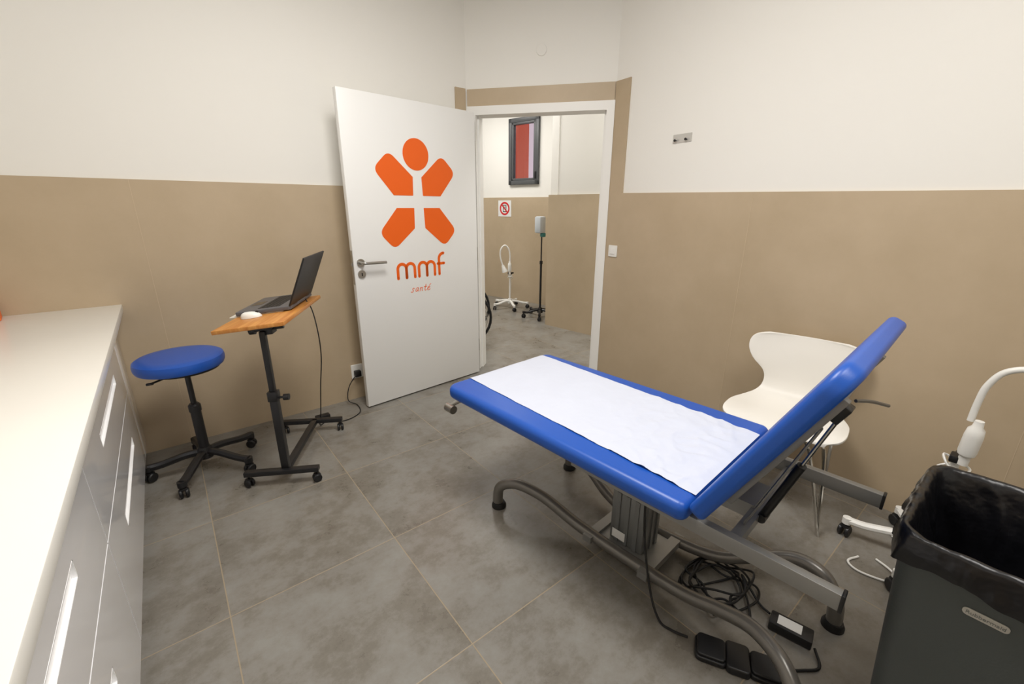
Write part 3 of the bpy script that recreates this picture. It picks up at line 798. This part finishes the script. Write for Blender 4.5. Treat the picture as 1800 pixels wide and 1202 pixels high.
for i in range(len(per)):
    a=Vector(per[i]);b=Vector(per[(i+1)%len(per)]);n_=max(1,int((b-a).length/.006))
    for k in range(n_): dens.append(a.lerp(b,k/n_))
rings=[]
for d,z,amp in prof:
    ring=[]
    for p in dens:
        nrm=Vector((p.x/.2,p.y/.26)).normalized()
        pl=1-abs(noise.noise(Vector((p.x*15+z*5,p.y*15-z*4,z*4))))*2.4
        cr_=1-abs(noise.noise(Vector((p.x*30,p.y*30,z*20))))*2.2
        nn=(max(0,pl)**2*.008+max(0,cr_)**2*.003)*amp
        off=d+(nn+.001 if d>0 else -nn)
        zz=z
        if d>.0135 or (d>.012 and z<.64): zz+= noise.noise(Vector((p.x*9,p.y*9,11)))*.020*(1 if z<.64 else .5)+noise.noise(Vector((p.x*34,p.y*34,17)))*.004
        elif z>.67: zz+=abs(noise.noise(Vector((p.x*18,p.y*18,5))))*.006
        ring.append((p.x+nrm.x*off,p.y+nrm.y*off,zz*ZS))
    rings.append(ring)
vs,fs=loft(rings,(True,False))
G().add(vs,fs,True).obj('bin_liner','bag',bn,label='black plastic bin liner folded over the rim',sharp=180)
slope=(.402-.315)/2/(.63*ZS)
tilt=math.atan(slope)
zp=.608
pm_=frame_m((-(.1575+slope*(zp-.01))-.0012,.105,zp),(0,-1,0),(-math.sin(tilt)*1,0,math.cos(tilt)),(-math.cos(tilt),0,-math.sin(tilt)))
pl=G().pad(.066,.018,.008,.003,.0012,pm_@T((0,-.009,-.0012))).obj('name_plate','plate',bn)
text_mesh('Rubbermaid',.0115,'name_lettering','binlight',pl,pm_@T((0,-.0036,.0022)),ext=.0003)

# ------------------------------------------------------------------ lights
def area(name,loc_,size,power,col=(1,.93,.82),sy=None):
    L=bpy.data.lights.new(name,'AREA');L.energy=power;L.size=size;L.color=col
    if sy: L.shape='RECTANGLE';L.size_y=sy
    o=bpy.data.objects.new(name,L);COL.objects.link(o);o.location=loc_
LC=(1,.97,.93)
area('ceiling_light',(0.70,1.25,2.93),.8,46,LC,.8)
area('ceiling_light',(.95,-.3,2.93),.8,24,LC,.8)
area('corridor_area_light',(2.9,4.8,2.93),.8,48,LC,1.6)
area('corridor_area_light',(3.5,2.2,2.93),.6,24,LC,.6)  # added lamp without a known fixture, brightens the return face of the pier
w=bpy.data.worlds.new('World');SC.world=w;w.use_nodes=True
w.node_tree.nodes['Background'].inputs[0].default_value=(.8,.85,1,1);w.node_tree.nodes['Background'].inputs[1].default_value=.6

# ------------------------------------------------------------------ camera
yaw,pitch,roll=[math.radians(a) for a in (38.703,17.487,0.222)]
F=Vector((math.sin(yaw)*math.cos(pitch),math.cos(yaw)*math.cos(pitch),-math.sin(pitch)))
r=Vector((math.cos(yaw),-math.sin(yaw),0));u=r.cross(F)
c,s=math.cos(roll),math.sin(roll)
r2=r*c+u*s;u2=-r*s+u*c
cam=bpy.data.cameras.new('camera');co=bpy.data.objects.new('camera',cam);COL.objects.link(co)
co.matrix_world=frame_m((0,0,1.384),r2,u2,-F)
cam.sensor_width=36;cam.lens=755.8/1800*36;cam.clip_start=.01
SC.camera=co
